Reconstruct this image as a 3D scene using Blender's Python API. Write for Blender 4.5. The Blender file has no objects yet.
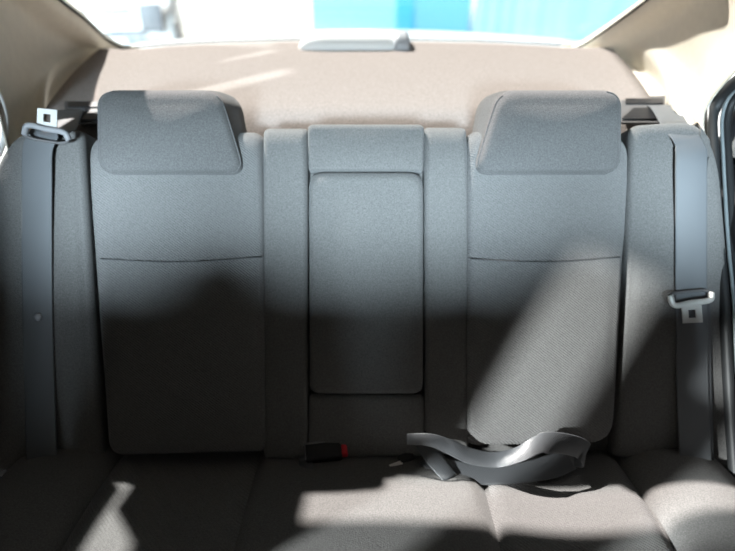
import bpy, bmesh, math, random
from mathutils import Vector, Matrix
random.seed(3)
R = math.radians
scene = bpy.context.scene
C = bpy.data.collections.new('cabin'); scene.collection.children.link(C)

# ------------------------------------------------------------------ frame of the seat
# The backrest is reclined by 28 degrees.  Seat coordinates: u right, v up the backrest, w out of it (metres).
EYE = Vector((0, 0, 1.15)); REC = R(28)
FW = Vector((0, math.cos(REC), -math.sin(REC))); UP = Vector((0, math.sin(REC), math.cos(REC))); RT = Vector((1, 0, 0))
F = 580.0; D = 1.10
def S(u, v, w=0.0): return EYE + FW*(D-w) + RT*u + UP*v
def ray(px, py): return (FW + RT*((px-367.5)/F) + UP*((275.5-py)/F))
def at(px, py, d): return EYE + ray(px, py)*d                      # photo point at depth d
def on(px, py, p0, n):                                            # photo point on a plane of the car
    r = ray(px, py); return EYE + r*((p0-EYE).dot(n)/r.dot(n))
def SP(px, py, w=0.0):                                            # photo point on the backrest, w above it
    return at(px, py, D-w)
def uv(px, py, w=0.0):
    d = D-w; return ((px-367.5)/F*d, (275.5-py)/F*d)

# ------------------------------------------------------------------ materials
def mat(name, col, rough=.85, metal=0, spec=.3, noise=None, bump=None, alpha=None, weave=None, sheen=0):
    m = bpy.data.materials.new(name); m.use_nodes = True
    nt = m.node_tree; b = nt.nodes['Principled BSDF']
    b.inputs['Roughness'].default_value = rough; b.inputs['Metallic'].default_value = metal
    b.inputs['Specular IOR Level'].default_value = spec
    b.inputs['Sheen Weight'].default_value = sheen
    b.inputs['Base Color'].default_value = (*col, 1)
    tc = nt.nodes.new('ShaderNodeTexCoord')
    if noise:
        sc, amt = noise
        n = nt.nodes.new('ShaderNodeTexNoise'); n.inputs['Scale'].default_value = sc; n.inputs['Detail'].default_value = 4
        nt.links.new(tc.outputs['Object'], n.inputs['Vector'])
        r = nt.nodes.new('ShaderNodeValToRGB')
        r.color_ramp.elements[0].position = .3; r.color_ramp.elements[1].position = .7
        r.color_ramp.elements[0].color = (*[c*(1-amt) for c in col], 1)
        r.color_ramp.elements[1].color = (*[min(1, c*(1+amt)) for c in col], 1)
        nt.links.new(n.outputs['Fac'], r.inputs['Fac']); nt.links.new(r.outputs['Color'], b.inputs['Base Color'])
    if bump or weave:
        bp = nt.nodes.new('ShaderNodeBump')
        if weave:
            wv = nt.nodes.new('ShaderNodeTexWave'); wv.inputs['Scale'].default_value = weave[0]; wv.bands_direction = 'DIAGONAL'
            wv.inputs['Distortion'].default_value = weave[2] if len(weave) > 2 else 1.0
            nt.links.new(tc.outputs['Object'], wv.inputs['Vector'])
            bp.inputs['Strength'].default_value = weave[1]; bp.inputs['Distance'].default_value = .002
            nt.links.new(wv.outputs['Fac'], bp.inputs['Height'])
        else:
            n2 = nt.nodes.new('ShaderNodeTexNoise'); n2.inputs['Scale'].default_value = bump[0]; n2.inputs['Detail'].default_value = 3
            nt.links.new(tc.outputs['Object'], n2.inputs['Vector'])
            bp.inputs['Strength'].default_value = bump[1]; bp.inputs['Distance'].default_value = .002
            nt.links.new(n2.outputs['Fac'], bp.inputs['Height'])
        nt.links.new(bp.outputs['Normal'], b.inputs['Normal'])
    return m
M = {}
M['fabric'] = mat('grey_seat_fabric', (.15, .147, .143), .95, spec=.15, noise=(420, .22), bump=(500, .5), sheen=.15)
M['ribbed'] = mat('ribbed_seat_fabric', (.165, .162, .160), .95, spec=.15, noise=(420, .2), weave=(95, .5, 1.5), sheen=.15)
M['headrest'] = mat('shaded_headrest_fabric', (.125, .123, .122), .95, spec=.15, noise=(420, .22), bump=(500, .5), sheen=.15)  # same fabric as the seat, darkened to put shade into its colour
M['thread'] = mat('dark_seam', (.085, .085, .088), .9)
M['carpet'] = mat('shelf_carpet', (.30, .262, .242), .98, spec=.1, noise=(300, .2), bump=(400, .6))
M['cream'] = mat('cream_trim_plastic', (.66, .60, .50), .6, spec=.3, noise=(60, .03), bump=(600, .12))
M['headliner'] = mat('headliner_cloth', (.34, .31, .27), .95, spec=.1, bump=(500, .3))
M['black'] = mat('black_plastic', (.018, .018, .02), .45, spec=.4)
M['rubber'] = mat('black_rubber', (.02, .021, .022), .55, spec=.45)
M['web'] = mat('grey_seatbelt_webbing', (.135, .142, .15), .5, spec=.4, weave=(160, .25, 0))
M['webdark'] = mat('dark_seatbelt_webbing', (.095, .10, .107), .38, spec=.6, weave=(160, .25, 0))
M['metal'] = mat('brushed_tongue_steel', (.75, .74, .71), .4, metal=.25)
M['greyplastic'] = mat('mid_grey_plastic', (.27, .27, .28), .5)
M['outlet'] = mat('dark_grey_outlet_plastic', (.13, .125, .125), .6)
M['doorgrey'] = mat('dark_door_trim', (.045, .043, .045), .7)
M['palegasket'] = mat('grey_green_gasket', (.22, .25, .26), .4, spec=.5)
M['red'] = mat('red_button', (.62, .012, .03), .4, spec=.5)
M['white'] = mat('white_car_paint', (.62, .62, .62), .25, spec=.5)
M['whiteplastic'] = mat('off_white_plastic', (.92, .92, .90), .5)
M['lens'] = mat('grey_lens', (.42, .43, .45), .3)
M['ground'] = mat('pale_concrete', (.42, .41, .39), .95, noise=(2, .05))
M['cyan'] = mat('cyan_panel', (.075, .18, .215), .6)
M['cyanbright'] = mat('bright_cyan_panel', (.003, .12, .20), .6)
M['cyandeep'] = mat('deep_cyan_panel', (.03, .13, .175), .6)
M['tarp'] = mat('light_blue_sheet', (.10, .17, .215), .7, noise=(1.5, .1))
M['tyre'] = mat('tyre_grey', (.09, .09, .093), .8)
M['carlens'] = mat('grey_car_lens', (.08, .083, .09), .5)
M['carpetfloor'] = mat('dark_floor_carpet', (.04, .038, .037), .98)
def glass(name, tint, refl=.04):
    m = bpy.data.materials.new(name); m.use_nodes = True; nt = m.node_tree; nt.nodes.clear()
    o = nt.nodes.new('ShaderNodeOutputMaterial'); mx = nt.nodes.new('ShaderNodeMixShader')
    t = nt.nodes.new('ShaderNodeBsdfTransparent'); g = nt.nodes.new('ShaderNodeBsdfGlossy')
    t.inputs['Color'].default_value = (*tint, 1); g.inputs['Roughness'].default_value = .02
    mx.inputs['Fac'].default_value = refl
    nt.links.new(t.outputs[0], mx.inputs[1]); nt.links.new(g.outputs[0], mx.inputs[2]); nt.links.new(mx.outputs[0], o.inputs[0])
    return m
M['glass'] = glass('clear_car_glass', (.93, .96, .96))
M['darkglass'] = glass('dark_tinted_glass', (.40, .42, .43), .06)

# ------------------------------------------------------------------ helpers
def link(name, me, m, parent=None, smooth=True):
    o = bpy.data.objects.new(name, me); C.objects.link(o)
    if m: me.materials.append(m)
    if smooth:
        for p in me.polygons: p.use_smooth = True
    if parent: o.parent = parent
    return o
def mesh(name, vs, fs, m, parent=None, smooth=True):
    me = bpy.data.meshes.new(name); me.from_pydata([tuple(v) for v in vs], [], fs); me.update()
    bm = bmesh.new(); bm.from_mesh(me); bmesh.ops.recalc_face_normals(bm, faces=bm.faces); bm.to_mesh(me); bm.free()
    return link(name, me, m, parent, smooth)
def tag(o, label=None, cat=None, group=None, kind=None):
    if label: o['label'] = label
    if cat: o['category'] = cat
    if group: o['group'] = group
    if kind: o['kind'] = kind
    return o
def empty(name, loc=(0, 0, 0)):
    o = bpy.data.objects.new(name, None); C.objects.link(o); o.location = loc; o.empty_display_size = .05; return o
def adopt(root):                                                   # children were built in world space
    bpy.context.view_layer.update()
    for c in root.children: c.matrix_parent_inverse = root.matrix_world.inverted()
def loft(name, rows, m, parent=None, closed=False, solid=0, cap=False, smooth=True, off=0):
    n = len(rows[0]); vs = [v for r in rows for v in r]; fs = []
    for i in range(len(rows)-1):
        for j in range(n if closed else n-1):
            k = (j+1) % n; fs.append((i*n+j, i*n+k, (i+1)*n+k, (i+1)*n+j))
    if cap: fs.append(tuple(range(n))); fs.append(tuple((len(rows)-1)*n+j for j in range(n)))
    o = mesh(name, vs, fs, m, parent, smooth)
    if solid:
        s = o.modifiers.new('thick', 'SOLIDIFY'); s.thickness = solid; s.offset = off
    return o
def spline(pts, n=40):                                             # Catmull-Rom
    pts = [Vector(p) for p in pts]; P = [pts[0]*2-pts[1]] + pts + [pts[-1]*2-pts[-2]]; out = []
    seg = len(pts)-1
    for k in range(n+1):
        t = k/n*seg; i = min(int(t), seg-1); t -= i
        a, b, c, d = P[i:i+4]
        out.append(.5*((2*b)+(c-a)*t+(2*a-5*b+4*c-d)*t*t+(3*b-a-3*c+d)*t**3))
    return out
def rrect(poly, r, seg=6, sub=10):                                 # rounded, densified outline of a convex polygon (2-D), ccw
    n = len(poly); rs = r if isinstance(r, (list, tuple)) else [r]*n; arcs = []
    for i in range(n):
        p = Vector(poly[i]); a = Vector(poly[i-1]); b = Vector(poly[(i+1) % n]); rr = rs[i]
        da = (a-p).normalized(); db = (b-p).normalized()
        p1 = p+da*rr; p2 = p+db*rr
        arcs.append([(1-t)**2*p1+2*t*(1-t)*p+t*t*p2 for t in [k/seg for k in range(seg+1)]])
    out = []
    for i in range(n):
        out += arcs[i]; e0 = arcs[i][-1]; e1 = arcs[(i+1) % n][0]
        for k in range(1, sub): out.append(e0.lerp(e1, k/sub))
    return out
def pad(name, outline, m, parent=None, w0=0.0, h=.03, er=.02, ert=None, bulge=.01, back=-.06, crease=None, frame=S):
    """an upholstered cushion: outline in seat coordinates, rounded edge er (ert at its top), bulging front, closed back"""
    n = len(outline); cx = sum(p[0] for p in outline)/n; cy = sum(p[1] for p in outline)/n; c = Vector((cx, cy))
    hx = max(abs(p[0]-cx) for p in outline); hy = max(abs(p[1]-cy) for p in outline); et = ert or er
    rows = [[(p.x, p.y, w0+back) for p in outline]]
    K = 8
    for k in range(K+1):
        a = math.pi/2*k/K; g = 1-math.cos(a); row = []
        for p in outline:
            up = max(0, min(1, ((p.y-cy)/hy-.6)/.35)); dp = er+(et-er)*up*up
            row.append((cx+(p.x-cx)*(1-er*g/hx), cy+(p.y-cy)*(1-(et if p.y > cy else er)*g/hy), w0+h-min(dp, h*1.6+.03)*(1-math.sin(a))))
        rows.append(row)
    inner = [Vector(r[:2]) for r in rows[-1]]
    for k in range(1, 14):
        f = 1-k/14
        rows.append([(c.x+(p.x-c.x)*f, c.y+(p.y-c.y)*f, w0+h) for p in inner])
    x0, x1 = min(p.x for p in inner), max(p.x for p in inner); y0, y1 = min(p.y for p in inner), max(p.y for p in inner)
    def bl(x, y):
        a = max(0, 1-((x-(x0+x1)/2)/((x1-x0)/2))**2); b = max(0, 1-((y-(y0+y1)/2)/((y1-y0)/2))**2)
        return bulge*1.1*a*b
    rows = rows[:K+2]+[[(x, y, w+bl(x, y)) for x, y, w in r] for r in rows[K+2:]]
    vs = [frame(*p) for r in rows for p in r]; fs = []
    if crease:
        vs = []
        for r in rows:
            for (x, y, w) in r:
                for (yc, dep, wd) in crease: w -= dep*math.exp(-((y-yc)/wd)**2)
                vs.append(frame(x, y, w))
    for i in range(len(rows)-1):
        for j in range(n):
            k = (j+1) % n; fs.append((i*n+j, i*n+k, (i+1)*n+k, (i+1)*n+j))
    vs.append(frame(cx, cy, w0+h+bl(cx, cy))); last = (len(rows)-1)*n
    for j in range(n): fs.append((last+j, last+(j+1) % n, len(vs)-1))
    fs.append(tuple(range(n)))
    return mesh(name, vs, fs, m, parent)
def tube(name, pts, r, m, parent=None, seg=8, flat=None):
    rows = []; n = len(pts)
    for i, p in enumerate(pts):
        t = (pts[min(i+1, n-1)]-pts[max(i-1, 0)]).normalized()
        a = t.cross(Vector((0, .3, 1))).normalized(); b = t.cross(a).normalized()
        rows.append([p+a*math.cos(k*2*math.pi/seg)*r*(flat or 1)+b*math.sin(k*2*math.pi/seg)*r for k in range(seg)])
    return loft(name, rows, m, parent, closed=True, cap=True)
def ribbon(name, pts, sides, width, m, parent=None, n=60, th=.0016):
    """belt webbing: a path and, at each point, the direction across the belt"""
    P = spline(pts, n); Q = spline(sides, n); rows = []
    for i, p in enumerate(P):
        t = (P[min(i+1, n)]-P[max(i-1, 0)]).normalized(); s = Q[i]; s = (s-t*s.dot(t)).normalized(); nn = t.cross(s)
        wd = width(i/n) if callable(width) else width
        e = [(-.5, -.6), (-.46, -1), (0, -1), (.46, -1), (.5, -.6), (.5, .6), (.46, 1), (0, 1), (-.46, 1), (-.5, .6)]
        rows.append([p+s*wd*a+nn*th*b for a, b in e])
    return loft(name, rows, m, parent, closed=True, cap=True)
def box(bm, c, s, mtx=None, bev=0):
    r = bmesh.ops.create_cube(bm, size=1); vs = r['verts']
    for v in vs:
        v.co = Vector((v.co.x*s[0], v.co.y*s[1], v.co.z*s[2]))
    if bev:
        es = list({e for v in vs for e in v.link_edges})
        rb = bmesh.ops.bevel(bm, geom=es, offset=bev, segments=3, affect='EDGES', profile=.5)
        vs = list({v for f in rb['faces'] for v in f.verts} | {v for v in vs if v.is_valid})
    for v in vs:
        v.co = v.co+Vector(c)
        if mtx: v.co = mtx @ v.co
    return vs
def fbm(name, bm, m, parent=None, smooth=False):
    me = bpy.data.meshes.new(name); bmesh.ops.recalc_face_normals(bm, faces=bm.faces); bm.to_mesh(me); bm.free()
    return link(name, me, m, parent, smooth)
def boxes(name, lst, m, parent=None, mtx=None, bev=0, smooth=False):
    bm = bmesh.new()
    for c, s in lst: box(bm, c, s, mtx, bev)
    return fbm(name, bm, m, parent, smooth)
def frame_mtx(o, x, y, z):
    return Matrix(((x[0], y[0], z[0], o[0]), (x[1], y[1], z[1], o[1]), (x[2], y[2], z[2], o[2]), (0, 0, 0, 1)))
def slab(name, poly, n, th, m, parent=None, kind=None):           # planar polygon (world points) given thickness along n
    k = len(poly); vs = list(poly)+[p+n*th for p in poly]
    fs = [tuple(range(k)), tuple(range(2*k-1, k-1, -1))]+[(i, (i+1) % k, k+(i+1) % k, k+i) for i in range(k)]
    o = mesh(name, vs, fs, m, parent, smooth=False)
    if kind: o['kind'] = kind
    return o
Z0 = EYE.z
def W(x, y, z): return Vector((x, y, Z0+z))

# ================================================================== THE BENCH SEAT
seat = empty('rear_bench_seat', (0, .85, .34))
tag(seat, 'grey fabric rear bench seat with two fixed headrests and folded centre armrest', 'car seat')
def q(pts, w=0.0): return [Vector(uv(x, y, w)) for x, y in pts]
# backrest body behind the pads
body = rrect(q([(14, 458), (720, 458), (716, 138), (14, 138)]), [.02, .02, .05, .05])
pad('backrest', body, M['fabric'], seat, w0=-.10, h=.085, er=.03, ert=.06, bulge=.0, back=-.06)
for sgn, pts, rr, lab in (
    (-1, [(-8, 470), (108, 462), (87, 131), (24, 129), (-4, 175)], [.03, .01, .02, .05, .05], None),
    (1, [(611, 455), (740, 470), (722, 260), (712, 150), (694, 122), (627, 127)], [.01, .03, .06, .06, .04, .02], None)):
    pad('side_bolster', rrect(q(pts), rr), M['fabric'], seat, h=.022, er=.016, ert=.035, bulge=.012, back=-.05)
# the two sculpted seat panels
yc = uv(0, 258)[1]
pad('seat_panel', rrect(q([(109, 456), (266, 452), (263, 128), (86, 130)], .03), [.03, .02, .03, .04]), M['ribbed'], seat,
    h=.038, er=.016, ert=.045, bulge=.012, crease=[(yc, .003, .006)])
pad('seat_panel', rrect(q([(467, 446), (613, 443), (631, 130), (467, 127)], .03), [.02, .045, .04, .03]), M['ribbed'], seat,
    h=.038, er=.016, ert=.045, bulge=.012, crease=[(yc, .003, .006)])
# stitched seams across the panels
for xs in ((100, 182, 262), (470, 545, 620)):
    tube('cross_seam', spline([SP(xs[0], 259, .0435), SP(xs[1], 262, .0535), SP(xs[2], 257, .0435)], 12), .0012, M['thread'], seat, seg=6)
# centre section: strips either side of the armrest, a pad above, one below
pad('centre_strip', rrect(q([(266, 455), (309, 455), (309, 128), (264, 128)]), [.008, .008, .012, .012]), M['fabric'], seat, h=.03, er=.012, ert=.04, bulge=.004)
pad('centre_strip', rrect(q([(424, 452), (467, 450), (466, 127), (423, 127)]), [.008, .008, .012, .012]), M['fabric'], seat, h=.03, er=.012, ert=.04, bulge=.004)
pad('centre_top_pad', rrect(q([(310, 173), (422, 173), (423, 127), (309, 127)]), [.004, .004, .012, .012]), M['fabric'], seat, h=.030, er=.006, ert=.014, bulge=.003)
pad('centre_lower_pad', rrect(q([(309, 455), (424, 454), (423, 392), (310, 392)]), .008), M['fabric'], seat, h=.026, er=.01, bulge=.003)
pad('armrest', rrect(q([(311, 391), (422, 391), (422, 174), (310, 174)]), [.022, .022, .03, .03]), M['fabric'], seat, h=.036, er=.014, ert=.02, bulge=.012)
# headrests: a front pad whose side panels widen to the rear
def headrest(side):
    """lofted from its back to its face; side = 1 for the left one, whose inner side is on the right"""
    def X(px):
        px = px+2+3*max(0, min(1, (px-150)/80)); return px if side > 0 else 719-px
    rows = []
    for w, x0b, x1b, x1t, x0t, yb, yt, r in (
        (-.150, 114, 228, 218, 114, 163, 102, .03), (-.100, 105, 244, 233, 104, 170, 95, .045), (-.045, 100, 249, 235, 98, 174, 93, .045),
        (0, 99, 248, 228, 97, 176, 90.5, .045), (.030, 100, 244, 219, 99, 176.5, 91, .034)):
        o = [Vector(uv(X(x0b), yb, w)), Vector(uv(X(x1b), yb, w)), Vector(uv(X(x1t), yt, w)), Vector(uv(X(x0t), yt, w))]
        rows.append([(p.x, p.y, w) for p in rrect(o, r, 8, 8)])
    base = [Vector(p[:2]) for p in rows[-1]]; n = len(base); c = sum(base, Vector((0, 0)))/n
    for k in range(1, 8):
        a = math.pi/2*k/7
        rows.append([(c.x+(p.x-c.x)*(1-.13*(1-math.cos(a))), c.y+(p.y-c.y)*(1-(.42 if p.y > c.y else .14)*(1-math.cos(a))), .030+.03*math.sin(a)) for p in base])
    inn = [Vector(p[:2]) for p in rows[-1]]
    for k in range(1, 10):
        f = 1-k/10; rows.append([(c.x+(p.x-c.x)*f, c.y+(p.y-c.y)*f, .060+.008*(1-f*f)) for p in inn])
    vs = [S(*p) for r in rows for p in r]; fs = []
    for i in range(len(rows)-1):
        for j in range(n): k = (j+1) % n; fs.append((i*n+j, i*n+k, (i+1)*n+k, (i+1)*n+j))
    vs.append(S(c.x, c.y, .068)); last = (len(rows)-1)*n
    for j in range(n): fs.append((last+j, last+(j+1) % n, len(vs)-1))
    fs.append(tuple(range(n)))
    h = mesh('headrest', vs, fs, M['headrest'], seat)
    for k in (-1, 1):                                              # piping down both sides of the face
        pts = [Vector(p) for p in rows[7] if (p[0]-c.x)*k > .088]
        pts.sort(key=lambda p: p.y)
        tube('piping', spline([S(p.x, p.y, p.z+.0002) for p in pts[::2]], 30), .0017, M['headrest'], h, seg=6)
    return h
headrest(1); headrest(-1)
# seat cushion: panels divided by seams, rising gently towards the front
def cush(x, y):
    t = (.90-y)
    z = -.835+.12*t+.02*math.sin(max(0, min(1, t/.5))*math.pi)
    z -= .10*max(0, .10-t)**1*1.5
    return z
def cushion(name, x0, x1, crown, m, wav=0):
    nx, ny = 26, 60; rows = []
    for j in range(ny+1):
        y = .93-j/ny*.60; row = []
        for i in range(nx+1):
            s = i/nx; x = x0+(x1-x0)*s; d = min(x-x0, x1-x)
            e = .014*math.exp(-d/.008)
            z = cush(x, y)-e+crown*(1-(2*s-1)**2)
            row.append(W(x, y, z))
        rows.append(row)
    y = rows[-1][0].y
    for k in (1, 2, 3):                                            # rolled front edge
        rows.append([p+Vector((0, -.03*k, -.015*k*k)) for p in rows[ny]])
    rows.append([Vector((p.x, p.y, .004)) for p in rows[-1]]); rows.append([Vector((p.x, .93, .004)) for p in rows[-2]])
    rows.append([Vector(p) for p in rows[0]])
    o = loft(name, rows, m, seat)
    return o
cushion('seat_cushion', -.205, .205, .006, M['fabric'])
cushion('seat_cushion', -.472, -.205, -.012, M['ribbed'])
cushion('seat_cushion', .205, .472, -.012, M['ribbed'])
cushion('cushion_bolster', -.66, -.472, .022, M['fabric'])
cushion('cushion_bolster', .472, .66, .022, M['fabric'])
adopt(seat)

# ================================================================== PARCEL SHELF
def shz(y):                                                       # height of the shelf along the car
    return -.2857+(y-1.22)*(.0917/.53)
shn = Vector((0, -.0917, .53)).normalized(); shp = W(0, 1.22, -.2857)
shelf = empty('parcel_shelf', shp)
tag(shelf, 'brown grey carpeted parcel shelf behind the headrests under the rear window', 'parcel shelf')
rear = [on(x, y, shp, shn) for x, y in ((100, 49), (132, 50), (180, 46), (240, 43.5), (300, 42), (360, 41.5), (420, 42), (500, 44), (572, 48), (610, 48))]
rear = spline(rear, 40)
rows = []
for k in range(26):
    t = k/25; row = []
    for i, p in enumerate(rear):
        s = i/40; fx = -.685+s*(1.30); q0 = Vector((fx, 1.185, 0)); x = p.x+(fx-p.x)*t; y = p.y+(1.185-p.y)*t
        z = shz(y)-.05*max(0, 1-(y-1.185)/.10)**2+.012*math.sin(math.pi*min(1, t))
        row.append(W(x, y, z))
    rows.append(row)
rows.append([p+Vector((0, -.012, -.02)) for p in rows[-1]]); rows.append([p+Vector((0, .0, -.08)) for p in rows[-1]])
sh = loft('shelf_board', rows, M['carpet'], shelf, solid=.004)
# belt outlets: grey bezel round a black slot in front of each corner of the shelf
def outlet(x0, y0, x1, y1, yb, label=None):
    def P(px, py, lift): return on(px, py, shp, shn)+shn*lift
    a, b, c, d = P(x0, y1, .006), P(x1, y1, .006), P(x1, y0, .006), P(x0, y0, .006)
    o = slab('belt_outlet', [a, b, c, d], shn, .004, M['outlet'], shelf)
    i1, i2 = x0+4, x1-3
    s = slab('outlet_slot', [P(i1, yb+1.5, .011), P(i2, yb+1.5, .011), P(i2, yb-3.5, .011), P(i1, yb-3.5, .011)], shn, .002, M['black'], o)
outlet(66, 96, 128, 127, 111); outlet(620, 100, 664, 127, 107.5)
# black hollow between shelf and seat at each end
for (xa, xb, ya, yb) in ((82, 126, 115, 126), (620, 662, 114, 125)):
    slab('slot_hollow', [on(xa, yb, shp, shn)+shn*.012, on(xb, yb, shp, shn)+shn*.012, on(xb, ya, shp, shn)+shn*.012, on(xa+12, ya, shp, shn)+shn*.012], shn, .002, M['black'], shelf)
adopt(shelf)
# high brake light
bl = empty('brake_light', on(355, 52, shp, shn))
tag(bl, 'off-white high brake light housing at centre of the rear window base', 'brake light')
def lamp_rows(xa, xb, n=20):
    rows = []
    for i in range(n+1):
        t = i/n; px = xa+(xb-xa)*t; e = (1-abs(2*t-1)**6)**.5 if 0 < t < 1 else .02
        b = on(px, 54, shp, shn); 
        prof = []
        for (dy, dz) in ((0, 0), (-.002, .02), (.006, .036), (.03, .048), (.07, .052), (.12, .04), (.15, .0)):
            prof.append(b+Vector((0, dy, 0))+Vector((0, 0, .002+dz*max(.25, e))))
        for p in prof: p.y += (1-e)*.03
        rows.append(prof)
    return rows
loft('housing', lamp_rows(297, 399), M['whiteplastic'], bl, closed=True, cap=True)
e_ = loft('end_cap', lamp_rows(393, 411, 10), M['lens'], bl, closed=True, cap=True); e_['label'] = 'grey rounded right end of the housing'
adopt(bl)

# ================================================================== REAR WINDOW
gs = R(24); gp = W(0, 1.80, -.196); gn = Vector((0, math.sin(gs), math.cos(gs)))
def G(px, py, off=0): return on(px, py, gp, gn)+gn*off
ledge_px = [(140, 49.5), (130, 49), (121, 46.5), (108, 39), (97, 29), (84, 17), (66, 3), (50, -10), (20, -34)]
redge_px = [(560, 47.5), (572, 47), (583, 43.5), (597, 34.5), (612, 24), (630, 11), (647, -2), (664, -16), (694, -40)]
Ledge = [G(x, y) for x, y in ledge_px]; Redge = [G(x, y) for x, y in redge_px]
win = mesh('window_1', [G(120, 52), G(585, 52), G(720, -60), G(0, -60)], [(0, 1, 2, 3)], M['glass'], smooth=False)
win.modifiers.new('thick', 'SOLIDIFY').thickness = .004; win['kind'] = 'structure'
for E in (Ledge, Redge):
    tube('window_seal', spline([p-gn*.004 for p in E], 50), .0035, M['rubber'], win)
bot = [on(x, y-1, shp, shn)+shn*.004 for x, y in ((132, 50), (180, 46), (240, 43.5), (300, 42), (360, 41.5), (420, 42), (500, 44), (572, 48))]
tube('window_seal', spline(bot, 40), .0022, M['rubber'], win)

# ================================================================== REAR PILLAR TRIMS
def pillar(name, E, sgn, low_px, lip):
    E = spline(E, 30); rows = []
    # row 0 glass edge, row 1 flange standing 25 mm into the cabin, row 2.. main face down to the shelf side
    low = [on(x, y, shp, shn)-shn*.02 for x, y in low_px[:4]]+[at(x, y, d) for x, y, d in low_px[4:]]
    low = spline(low, 30)
    r0 = [p+gn*.01+Vector((-sgn*-.004, 0, 0)) for p in E]
    r1 = [p-gn*.012+Vector((sgn*.004, 0, 0)) for p in E]
    r2 = [p-gn*.03+Vector((sgn*.014, -.012, 0)) for p in E]
    r3 = [p-gn*.034+Vector((sgn*lip, -.03, 0)) for p in E]
    rows = [r0, r1, r2, r3]
    for k in range(1, 13):
        t = k/12; row = []
        for a, b in zip(r3, low):
            p = a.lerp(b, t); p = p+Vector((sgn*.03*math.sin(math.pi*t), 0, 0)); row.append(p)
        rows.append(row)
    o = loft(name, rows, M['cream'], solid=.003); o['kind'] = 'structure'
    return o
pillar('trim_1', Ledge, -1, [(140, 50), (120, 55), (98, 66), (46, 97), (44, 118, 1.22), (30, 150, 1.18), (14, 165, 1.15), (-2, 110, 1.08), (-14, 70, 1.04)], .04)
pillar('trim_2', Redge, 1, [(560, 50), (585, 52), (606, 62), (664, 98), (676, 112, 1.18), (698, 140, 1.15), (706, 156, 1.13), (704, 112, 1.14), (740, 66, 1.07)], .04)

# ================================================================== CABIN SHELL
def struct(name, lst, m, bev=0):
    o = boxes(name, lst, m, bev=bev); o['kind'] = 'structure'; return o
zr = Z0+.19
struct('ceiling', [((0, .03, zr+.02), (1.60, 1.98, .04))], M['headliner'])
struct('added_light_blocks', [((0, 1.105, Z0+.135), (1.62, .19, .05)), ((-.635, 1.21, Z0+.035), (.21, .42, .03)), ((-.765, 1.19, Z0+.0), (.02, .16, .21)), ((0, -.62, Z0+.13), (1.4, .3, .13))], M['headliner'])  # unseen blocks added to cut off sun, side reflection and front glow
struct('floor', [((0, .1, -.02), (1.5, 2.6, .04))], M['carpetfloor'])
# left side: door below the belt line, light-shaping posts, roof rail
zb = Z0-.36
struct('glow_block_left', [((-.735, -.11, .52), (.15, .11, 1.04))], M['doorgrey']); struct('glow_block_right', [((.735, -.11, .52), (.15, .11, 1.04))], M['doorgrey'])  # unseen blocks added to keep the front glow off the outer bolsters
xl = -.80; zt = zr
def wl(y0, y1, z0, z1): return ((xl, (y0+y1)/2, (z0+z1)/2), (.05, y1-y0, z1-z0))
struct('light_shaping_wall_left', [wl(-1.2, -.17, 0, zb), wl(-.17, .11, 0, Z0-.56), wl(.11, 1.15, 0, zb), wl(1.15, 1.9, 0, Z0-.44), wl(-.17, -.05, zb, zr), wl(.11, .97, zb, zr), wl(.97, 1.15, Z0-.44, Z0-.12), wl(.97, 1.005, Z0-.12, zr),
                     wl(-1.2, .11, Z0+.10, zr), wl(.97, 1.25, Z0+.10, zr)], M['doorgrey'])  # unseen blocks and slots arranged to shape the sun and reflection patches
struct('wall_right', [((.76, .1, zb/2), (.05, 2.6, zb)), ((.76, -.03, (zb+zr)/2), (.05, .12, zr-zb)), ((.76, .0, zr-.03), (.05, 2.0, .10))], M['doorgrey'])
struct('wall_front', [((0, -1.15, .40), (1.5, .08, .80)), ((0, -.95, .74), (1.5, .5, .08))], M['doorgrey'])
g2 = mesh('window_2', [(-.70, -1.15, .8), (.70, -1.15, .8), (.66, -.95, zr), (-.66, -.95, zr)], [(0, 1, 2, 3)], M['glass'], smooth=False); g2['kind'] = 'structure'
g3 = boxes('window_3', [((.76, .62, (zb+zr)/2), (.006, 1.15, zr-zb))], M['darkglass']); g3['kind'] = 'structure'
g4 = boxes('window_4', [((xl, 1.2, Z0-.17), (.006, .46, .54))], M['glass']); g4['kind'] = 'structure'  # pane over the left openings, including the one added for the sun wedge
# right door seal following the opening
curve = [(760, 66, 1.05), (738, 80, 1.08), (720, 98, 1.12), (713, 120, 1.13), (714, 155, 1.12), (716, 197, 1.105), (719, 245, 1.09), (724, 300, 1.07), (727, 360, 1.06), (731, 430, 1.05), (738, 520, 1.03)]
cs = spline([at(x, y, d) for x, y, d in curve], 70)
ds = tube('door_seal', cs, .011, M['rubber'], flat=.8, seg=12)
tag(ds, 'black rubber door seal curving down the right edge of the cabin', 'door seal')
tube('inner_lip', [p+RT*.015-FW*.004 for p in cs[8:60]], .0035, M['palegasket'], ds, seg=8)['label'] = 'pale grey lip inside the black seal'
tube('outer_lip', [p+RT*.030+FW*.006 for p in cs[4:70]], .009, M['rubber'], ds, seg=8)
# left door opening edge
lc = spline([at(x, y, d) for x, y, d in [(-22, 60, 1.02), (-8, 84, 1.06), (1, 101, 1.09), (5, 120, 1.11), (4, 138, 1.12), (-2, 156, 1.12)]], 30)
ls = tube('door_seal', lc, .006, M['whiteplastic'])
tag(ls, 'cream door seal at the far left edge beside the left belt', 'door seal')
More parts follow.
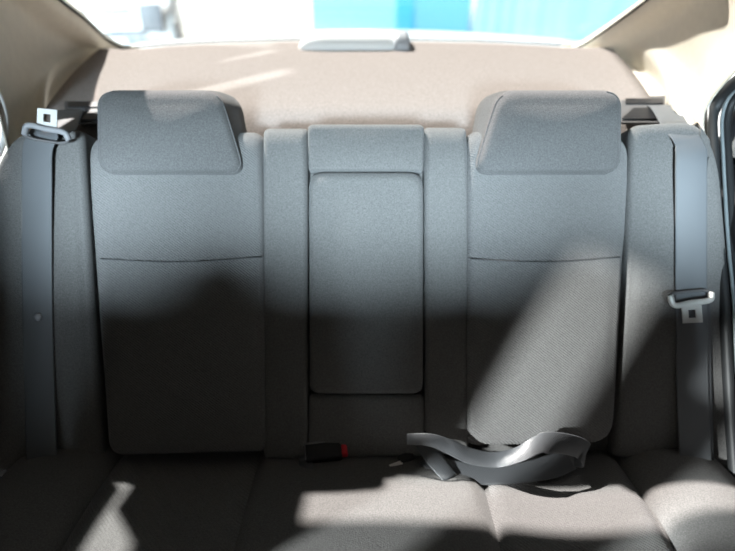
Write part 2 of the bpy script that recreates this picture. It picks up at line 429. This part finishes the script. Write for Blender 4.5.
# right door card
dc = empty('door_1', (.74, .6, .3)); dc['kind'] = 'structure'
loft('door_panel', [[W(.72, y, -.98) for y in (.0, .4, .8, 1.1, 1.25)], [W(.70, y, -.62) for y in (.0, .4, .8, 1.1, 1.25)], [W(.69, y, -.44) for y in (.0, .4, .8, 1.1, 1.25)],
     [W(.705, y, -.37) for y in (.0, .4, .8, 1.1, 1.25)], [W(.74, y, -.36) for y in (.0, .4, .8, 1.1, 1.25)]], M['doorgrey'], dc, solid=.01)
tube('window_frame', spline([W(.735, 1.20, -.36), W(.732, 1.13, -.20), W(.725, 1.0, -.03), W(.72, .8, .10)], 20), .014, M['black'], dc)
adopt(dc)

# ================================================================== FRONT SEATS (behind the camera, they shade the lower backrest)
def front_seat(x, label):
    r = empty('front_seat', (x, -.25, .3)); tag(r, label, 'car seat', None)
    def Ff(u, v, w): return Vector((x+u, -.16-v*.20+w, .42+v))
    o = rrect([Vector((-.326, 0)), Vector((.326, 0)), Vector((.326, .488)), Vector((-.326, .488))], [.03, .03, .04, .04])
    pad('backrest', o, M['fabric'], r, h=.02, er=.03, bulge=.01, back=-.1, frame=Ff)
    o = rrect([Vector((-.12, .48)), Vector((.12, .48)), Vector((.10, .57)), Vector((-.10, .57))], .04)
    pad('headrest', o, M['fabric'], r, h=.0, er=.03, bulge=.01, back=-.08, frame=Ff)
    for s in (-.06, .06): tube('headrest_post', [Ff(s, .42, -.04), Ff(s, .51, -.04)], .006, M['metal'], r)
    boxes('seat_cushion', [((x, -.50, .40), (.52, .5, .14))], M['fabric'], r, bev=.04, smooth=True)
    adopt(r); return r
front_seat(-.33, 'grey front seat on the left with its back to the rear bench')
front_seat(.33, 'grey front seat on the right with its back to the rear bench')

# ================================================================== SEAT BELTS
# right belt: out of the shelf slot, over the shoulder of the bolster, hanging down to its tongue
rb = empty('seat_belt', SP(690, 300, .05)); tag(rb, 'grey seat belt hanging over the right bolster with steel tongue', 'seat belt')
A = RT
pts = [on(650, 107, shp, shn)-shn*.004, on(660, 114, shp, shn)+shn*.016, SP(677, 129, .0), SP(690, 146, .032), SP(691, 175, .038), SP(691, 230, .038), SP(691, 285, .040), SP(692, 330, .038), SP(693, 400, .038), SP(696, 470, .045)]
sd = [Vector((1, .1, 0)), Vector((1, .1, 0)), Vector((1, .1, -.05)), A, A, A, A, A, A, A]
ribbon('webbing', pts, sd, lambda t: .054 if t < .35 else .058, M['web'], rb)
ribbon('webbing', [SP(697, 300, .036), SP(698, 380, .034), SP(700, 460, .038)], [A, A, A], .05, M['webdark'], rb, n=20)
def tongue(parent, o, x, y, z, s=1, wide=.075, loop='metal'):
    """steel tongue: slotted crossbar and a plate with a square hole; x across, y down the plate, z towards the viewer"""
    m = frame_mtx(o, x, y, z); bm = bmesh.new(); h = .0022*s
    # plate with a hole as four bars, tapering tip
    L = .037*s; wd = .036*s; hole = .013*s
    box(bm, ((-(wd+hole)/4), L*.52, 0), ((wd-hole)/2, L, h), m); box(bm, ((wd+hole)/4, L*.52, 0), ((wd-hole)/2, L, h), m)
    box(bm, (0, L*.20, 0), (hole*1.02, L*.36, h), m); box(bm, (0, L*.90, 0), (hole*1.02, L*.24, h), m)
    p = fbm('tongue', bm, M['metal'], parent)
    X = Vector(x); Y = Vector(y); Zz = Vector(z); o = Vector(o); a = wide/2*s
    tube('tongue_loop', spline([o+X*-a-Y*.014*s+Zz*.004, o-X*a*.82+Y*.004*s+Zz*.004, o+Y*.001*s+Zz*.004, o+X*a*.82-Y*.002*s+Zz*.003, o+X*a-Y*.014*s-Zz*.002], 24), .0055*s, M[loop], p, seg=10)
    tube('tongue_loop', spline([o-X*a-Y*.014*s+Zz*.004, o-X*a*.6-Y*.018*s-Zz*.005, o+X*a*.6-Y*.02*s-Zz*.005, o+X*a-Y*.014*s-Zz*.002], 20), .0028*s, M['outlet'], p, seg=8)
    return p
tongue(rb, SP(691, 302, .052), (RT+UP*.05).normalized(), (-UP+RT*.08).normalized(), -FW, 1.0, .078)
adopt(rb)
# left belt: retracted, tongue resting on the shoulder
lb = empty('seat_belt', SP(38, 150, .05)); tag(lb, 'grey seat belt down the left bolster with its tongue upright on the shoulder', 'seat belt')
pts = [on(80, 112, shp, shn)-shn*.004, on(72, 117, shp, shn)+shn*.012, SP(60, 130, .0), SP(48, 133, .030), SP(38, 148, .036), SP(37, 190, .038), SP(37, 260, .039), SP(38, 330, .038), SP(40, 400, .038), SP(42, 465, .045)]
sd = [Vector((1, -.1, 0)), Vector((1, -.1, 0)), Vector((1, -.1, 0)), A, A, A, A, A, A, A]
ribbon('webbing', pts, sd, .055, M['web'], lb)
tongue(lb, SP(47, 130, .052), (RT-UP*.10).normalized(), (UP+RT*.02).normalized(), -FW, 1.0, .078, 'greyplastic')
bm = bmesh.new(); bmesh.ops.create_uvsphere(bm, u_segments=16, v_segments=8, radius=.0075)
for v in bm.verts: v.co = SP(38, 317, .041)+RT*v.co.x+UP*v.co.y+FW*v.co.z*.5
fbm('stop_button', bm, M['greyplastic'], lb, True)
adopt(lb)
# points lying on the cushion
cpn = Vector((0, .12, 1)).normalized(); cpp = W(0, .80, -.815)
def K(px, py, h=0): return on(px, py, cpp, cpn)+cpn*h
# centre lap belt lying loose
cb = empty('seat_belt', K(480, 470)); tag(cb, 'loose centre lap belt lying folded along the back of the cushion', 'seat belt')
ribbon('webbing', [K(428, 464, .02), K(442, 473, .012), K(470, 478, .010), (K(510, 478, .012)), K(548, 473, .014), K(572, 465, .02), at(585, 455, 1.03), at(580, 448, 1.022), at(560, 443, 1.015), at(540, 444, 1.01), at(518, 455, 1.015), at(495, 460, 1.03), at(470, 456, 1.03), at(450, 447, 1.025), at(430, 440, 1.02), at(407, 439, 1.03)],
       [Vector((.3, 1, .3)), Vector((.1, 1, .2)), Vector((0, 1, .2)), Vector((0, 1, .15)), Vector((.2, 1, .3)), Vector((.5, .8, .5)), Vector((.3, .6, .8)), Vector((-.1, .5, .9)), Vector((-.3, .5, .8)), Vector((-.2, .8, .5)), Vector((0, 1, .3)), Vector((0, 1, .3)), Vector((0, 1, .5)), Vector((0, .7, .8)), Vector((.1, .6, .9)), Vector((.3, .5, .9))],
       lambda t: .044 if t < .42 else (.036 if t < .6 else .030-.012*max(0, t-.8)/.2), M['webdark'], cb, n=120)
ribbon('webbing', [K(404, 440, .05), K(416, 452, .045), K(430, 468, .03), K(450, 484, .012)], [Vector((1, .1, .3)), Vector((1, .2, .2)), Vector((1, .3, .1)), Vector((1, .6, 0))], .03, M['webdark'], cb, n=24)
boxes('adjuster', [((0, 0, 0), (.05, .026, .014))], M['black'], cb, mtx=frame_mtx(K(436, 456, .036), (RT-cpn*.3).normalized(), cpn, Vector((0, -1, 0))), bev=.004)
adopt(cb)
# small steel tongue
tt = empty('belt_tongue', K(395, 470)); tag(tt, 'small steel belt tongue lying on the cushion left of the folded lap belt', 'belt tongue')
boxes('plate', [((0, 0, 0), (.026, .008, .003))], M['metal'], tt, mtx=frame_mtx(K(396, 470, .012), (RT*1+Vector((0, .5, 0))).normalized(), Vector((-.4, 1, .3)).normalized(), cpn), bev=.001)
boxes('grip', [((0, 0, 0), (.03, .016, .008))], M['black'], tt, mtx=frame_mtx(K(406, 464, .014), (RT+Vector((0, .5, 0))).normalized(), Vector((-.5, 1, .2)).normalized(), cpn), bev=.002)
adopt(tt)
# buckle
bk = empty('belt_buckle', K(325, 462)); tag(bk, 'black seat belt buckle with red release button on the cushion', 'belt buckle')
bx = (RT+Vector((0, .12, .06))).normalized(); bz = Vector((0, -.35, 1)).normalized(); bz = (bz-bx*bz.dot(bx)).normalized(); by = bz.cross(bx)
bmx = frame_mtx(K(324, 462, .022), bx, by, bz)
boxes('buckle_body', [((0, 0, 0), (.068, .034, .022))], M['black'], bk, mtx=bmx, bev=.005, smooth=True)
boxes('release_button', [((.038, .0, .001), (.012, .026, .016))], M['red'], bk, mtx=bmx, bev=.003, smooth=True)
boxes('buckle_highlight', [((-.004, .0155, .0115), (.056, .0035, .002)), ((-.033, 0, .011), (.002, .03, .0016))], M['greyplastic'], bk, mtx=bmx)  # grey strips standing in for a highlight along the black body's edges
ribbon('stalk', [bmx @ Vector((-.03, 0, 0)), K(306, 468, .012), K(307, 482, .006)], [by, (by+RT).normalized(), RT], .026, M['webdark'], bk, n=16, th=.002)
adopt(bk)

# ================================================================== OUTSIDE
gz = -.35
gr = boxes('ground', [((0, 30, gz-.05), (90, 90, .1))], M['ground']); gr['kind'] = 'structure'
# own boot lid in white paint beyond the glass
rows = []
for k in range(14):
    t = k/13; row = []
    for i in range(25):
        s = i/24*2-1; x = s*.82; yend = 2.62-.30*s*s+.04*s; y = 1.87+(yend-1.87)*t
        row.append(W(x-.02, y, -.245+.018*t-.02*s*s-.06*max(0, t-.92)/.08*.5))
    rows.append(row)
rows.append([p+Vector((0, .03, -.35)) for p in rows[-1]])
bt = loft('boot_lid', rows, M['white'], solid=.01)
tag(bt, 'white painted boot lid beyond the rear window', 'boot lid')
# hoarding of cyan boards
hd = empty('site_hoarding', (0, 9, gz)); tag(hd, 'pale cyan boarded hoarding across the yard with one brighter board', 'hoarding')
def gx(px, Y):                                                    # lateral position of a photo column at distance Y, low in the view
    r = ray(px, 12); return r.x/r.y*Y
for (a, b, m_, dy) in ((312, 396, 'cyan', 0), (396, 413, 'cyanbright', -.03), (413, 470, 'cyandeep', .0)):
    xa, xb = gx(a, 9), gx(b, 9)
    boxes('board', [(((xa+xb)/2, 9+dy, gz+1.3), (xb-xa, .05, 2.6))], M[m_], hd)
boxes('post', [((gx(470, 9), 9.06, gz+1.3), (.08, .08, 2.6))], M['greyplastic'], hd)
adopt(hd)
rows = []
for k in range(12):
    t = k/11; row = []
    for i in range(181):
        s = i/180; x = gx(467, 8.8)+(gx(690, 8.8)-gx(467, 8.8))*s
        fold = .016*math.sin(s*95+1.2*t)*math.exp(-s*4.5)+.008*math.sin(s*38)
        row.append(Vector((x+.25*t*math.exp(-s*6), 8.75+fold, gz+2.6*t)))
    rows.append(row)
ts = loft('sheet', rows, M['tarp'], solid=.006); tag(ts, 'light blue sheet hanging in folds right of the cyan boards', 'tarpaulin')
# parked white car seen through the left of the rear window
cx = gx(118, 10.5); car = empty('parked_car', (cx, 10.5, gz)); tag(car, 'white car parked outside beyond the left end of the rear window', 'car')
def carpt(x, y, z): return Vector((cx+x, 10.5+y, gz+z))
prof = [(-.02, .22), (-.08, .40), (-.06, .62), (.02, .80), (.35, .93), (1.0, 1.0), (1.25, 1.12), (1.9, 1.45), (3.2, 1.48), (4.0, 1.1), (4.3, .95), (4.35, .3), (3.9, .22), (.3, .2)]
rows = []
for i in range(15):
    s = i/14*2-1; f = 1-.06*abs(s)**4; dy = .22*abs(s)**3
    rows.append([carpt(s*.82, y+dy*max(0, 1-y/2), z if z < .5 else z-(.06*abs(s)**3)*(z)) for y, z in prof])
loft('body', rows, M['white'], car, closed=True, cap=True)
pxm = 1/ (F/ (10.5*.883+1.2*.469))
def cbx(name, px0, py0, px1, py1, m, y=-.1, th=.05, bev=.0):
    r0 = ray(px0, py1); r1 = ray(px1, py0); k0 = (10.5+y)/r0.y; k1 = (10.5+y)/r1.y
    a = EYE+r0*k0; b = EYE+r1*k1
    return boxes(name, [(((a.x+b.x)/2, 10.5+y, (a.z+b.z)/2), (abs(b.x-a.x), th, abs(b.z-a.z)))], m, car, bev=bev, smooth=bev > 0)
cbx('grille', 82, 8, 128, 13.5, M['carlens']); cbx('headlight', 141, 4, 158, 33, M['carlens'], bev=.02, y=-.02, th=.2)
cbx('air_intake', 104, 30, 141, 37, M['carlens'], y=-.12); cbx('fog_lamp', 126, 39, 158, 44.5, M['carlens'], y=-.08, th=.16)
for (yy, xx) in ((.45, .78), (3.2, .74)):
    for s in (-1, 1):
        bm = bmesh.new(); bmesh.ops.create_cone(bm, cap_ends=True, segments=32, radius1=.31, radius2=.31, depth=.2)
        for v in bm.verts: v.co = carpt(s*(xx-.0)+v.co.z, yy+v.co.x, .31+v.co.y)
        wh = fbm('wheel', bm, M['tyre'], car)
        bm = bmesh.new(); bmesh.ops.create_cone(bm, cap_ends=True, segments=24, radius1=.19, radius2=.17, depth=.22)
        for v in bm.verts: v.co = carpt(s*xx+v.co.z, yy+v.co.x, .31+v.co.y)
        fbm('hub_cap', bm, M['carlens'], wh)
adopt(car); car.rotation_euler.z = R(14)

# ================================================================== LIGHT
def sun(name, d, strength, angle, col):
    l = bpy.data.lights.new(name, 'SUN'); l.energy = strength; l.angle = R(angle); l.color = col
    o = bpy.data.objects.new(name, l); C.objects.link(o)
    o.rotation_euler = Vector(d).to_track_quat('Z', 'Y').to_euler(); o.location = Vector(d)*5; return o
sun('sunlight', (-.40, .50, .78), 10, 1.5, (1.0, .935, .89))
sun('facade_reflection', (-.81*.94, -.587*.94, .34), 7.0, 2.0, (.95, 1.0, 1.0))
sun('front_sky_glow', (-.05, -.98, .17), 11.5, 12, (.72, .88, 1.0))
w = bpy.data.worlds.new('sky'); scene.world = w; w.use_nodes = True
bg = w.node_tree.nodes['Background']; bg.inputs['Color'].default_value = (.80, .90, 1.0, 1); bg.inputs['Strength'].default_value = .10

# ================================================================== CAMERA
cd = bpy.data.cameras.new('camera'); cam = bpy.data.objects.new('camera', cd); C.objects.link(cam)
cam.location = EYE; cam.rotation_euler = (R(90)-REC, 0, 0)
cd.sensor_width = 36; cd.lens = F/735*36; cd.clip_start = .02
cd.dof.use_dof = True; cd.dof.focus_distance = .95; cd.dof.aperture_fstop = 1.8
scene.camera = cam
vs = scene.view_settings; vs.view_transform = 'Standard'; vs.look = 'None'; vs.gamma = 1; vs.use_curve_mapping = False; vs.exposure = .45
scene.cycles.max_bounces = 10; scene.cycles.diffuse_bounces = 6; scene.cycles.use_denoising = True
scene.cycles.sample_clamp_indirect = 6
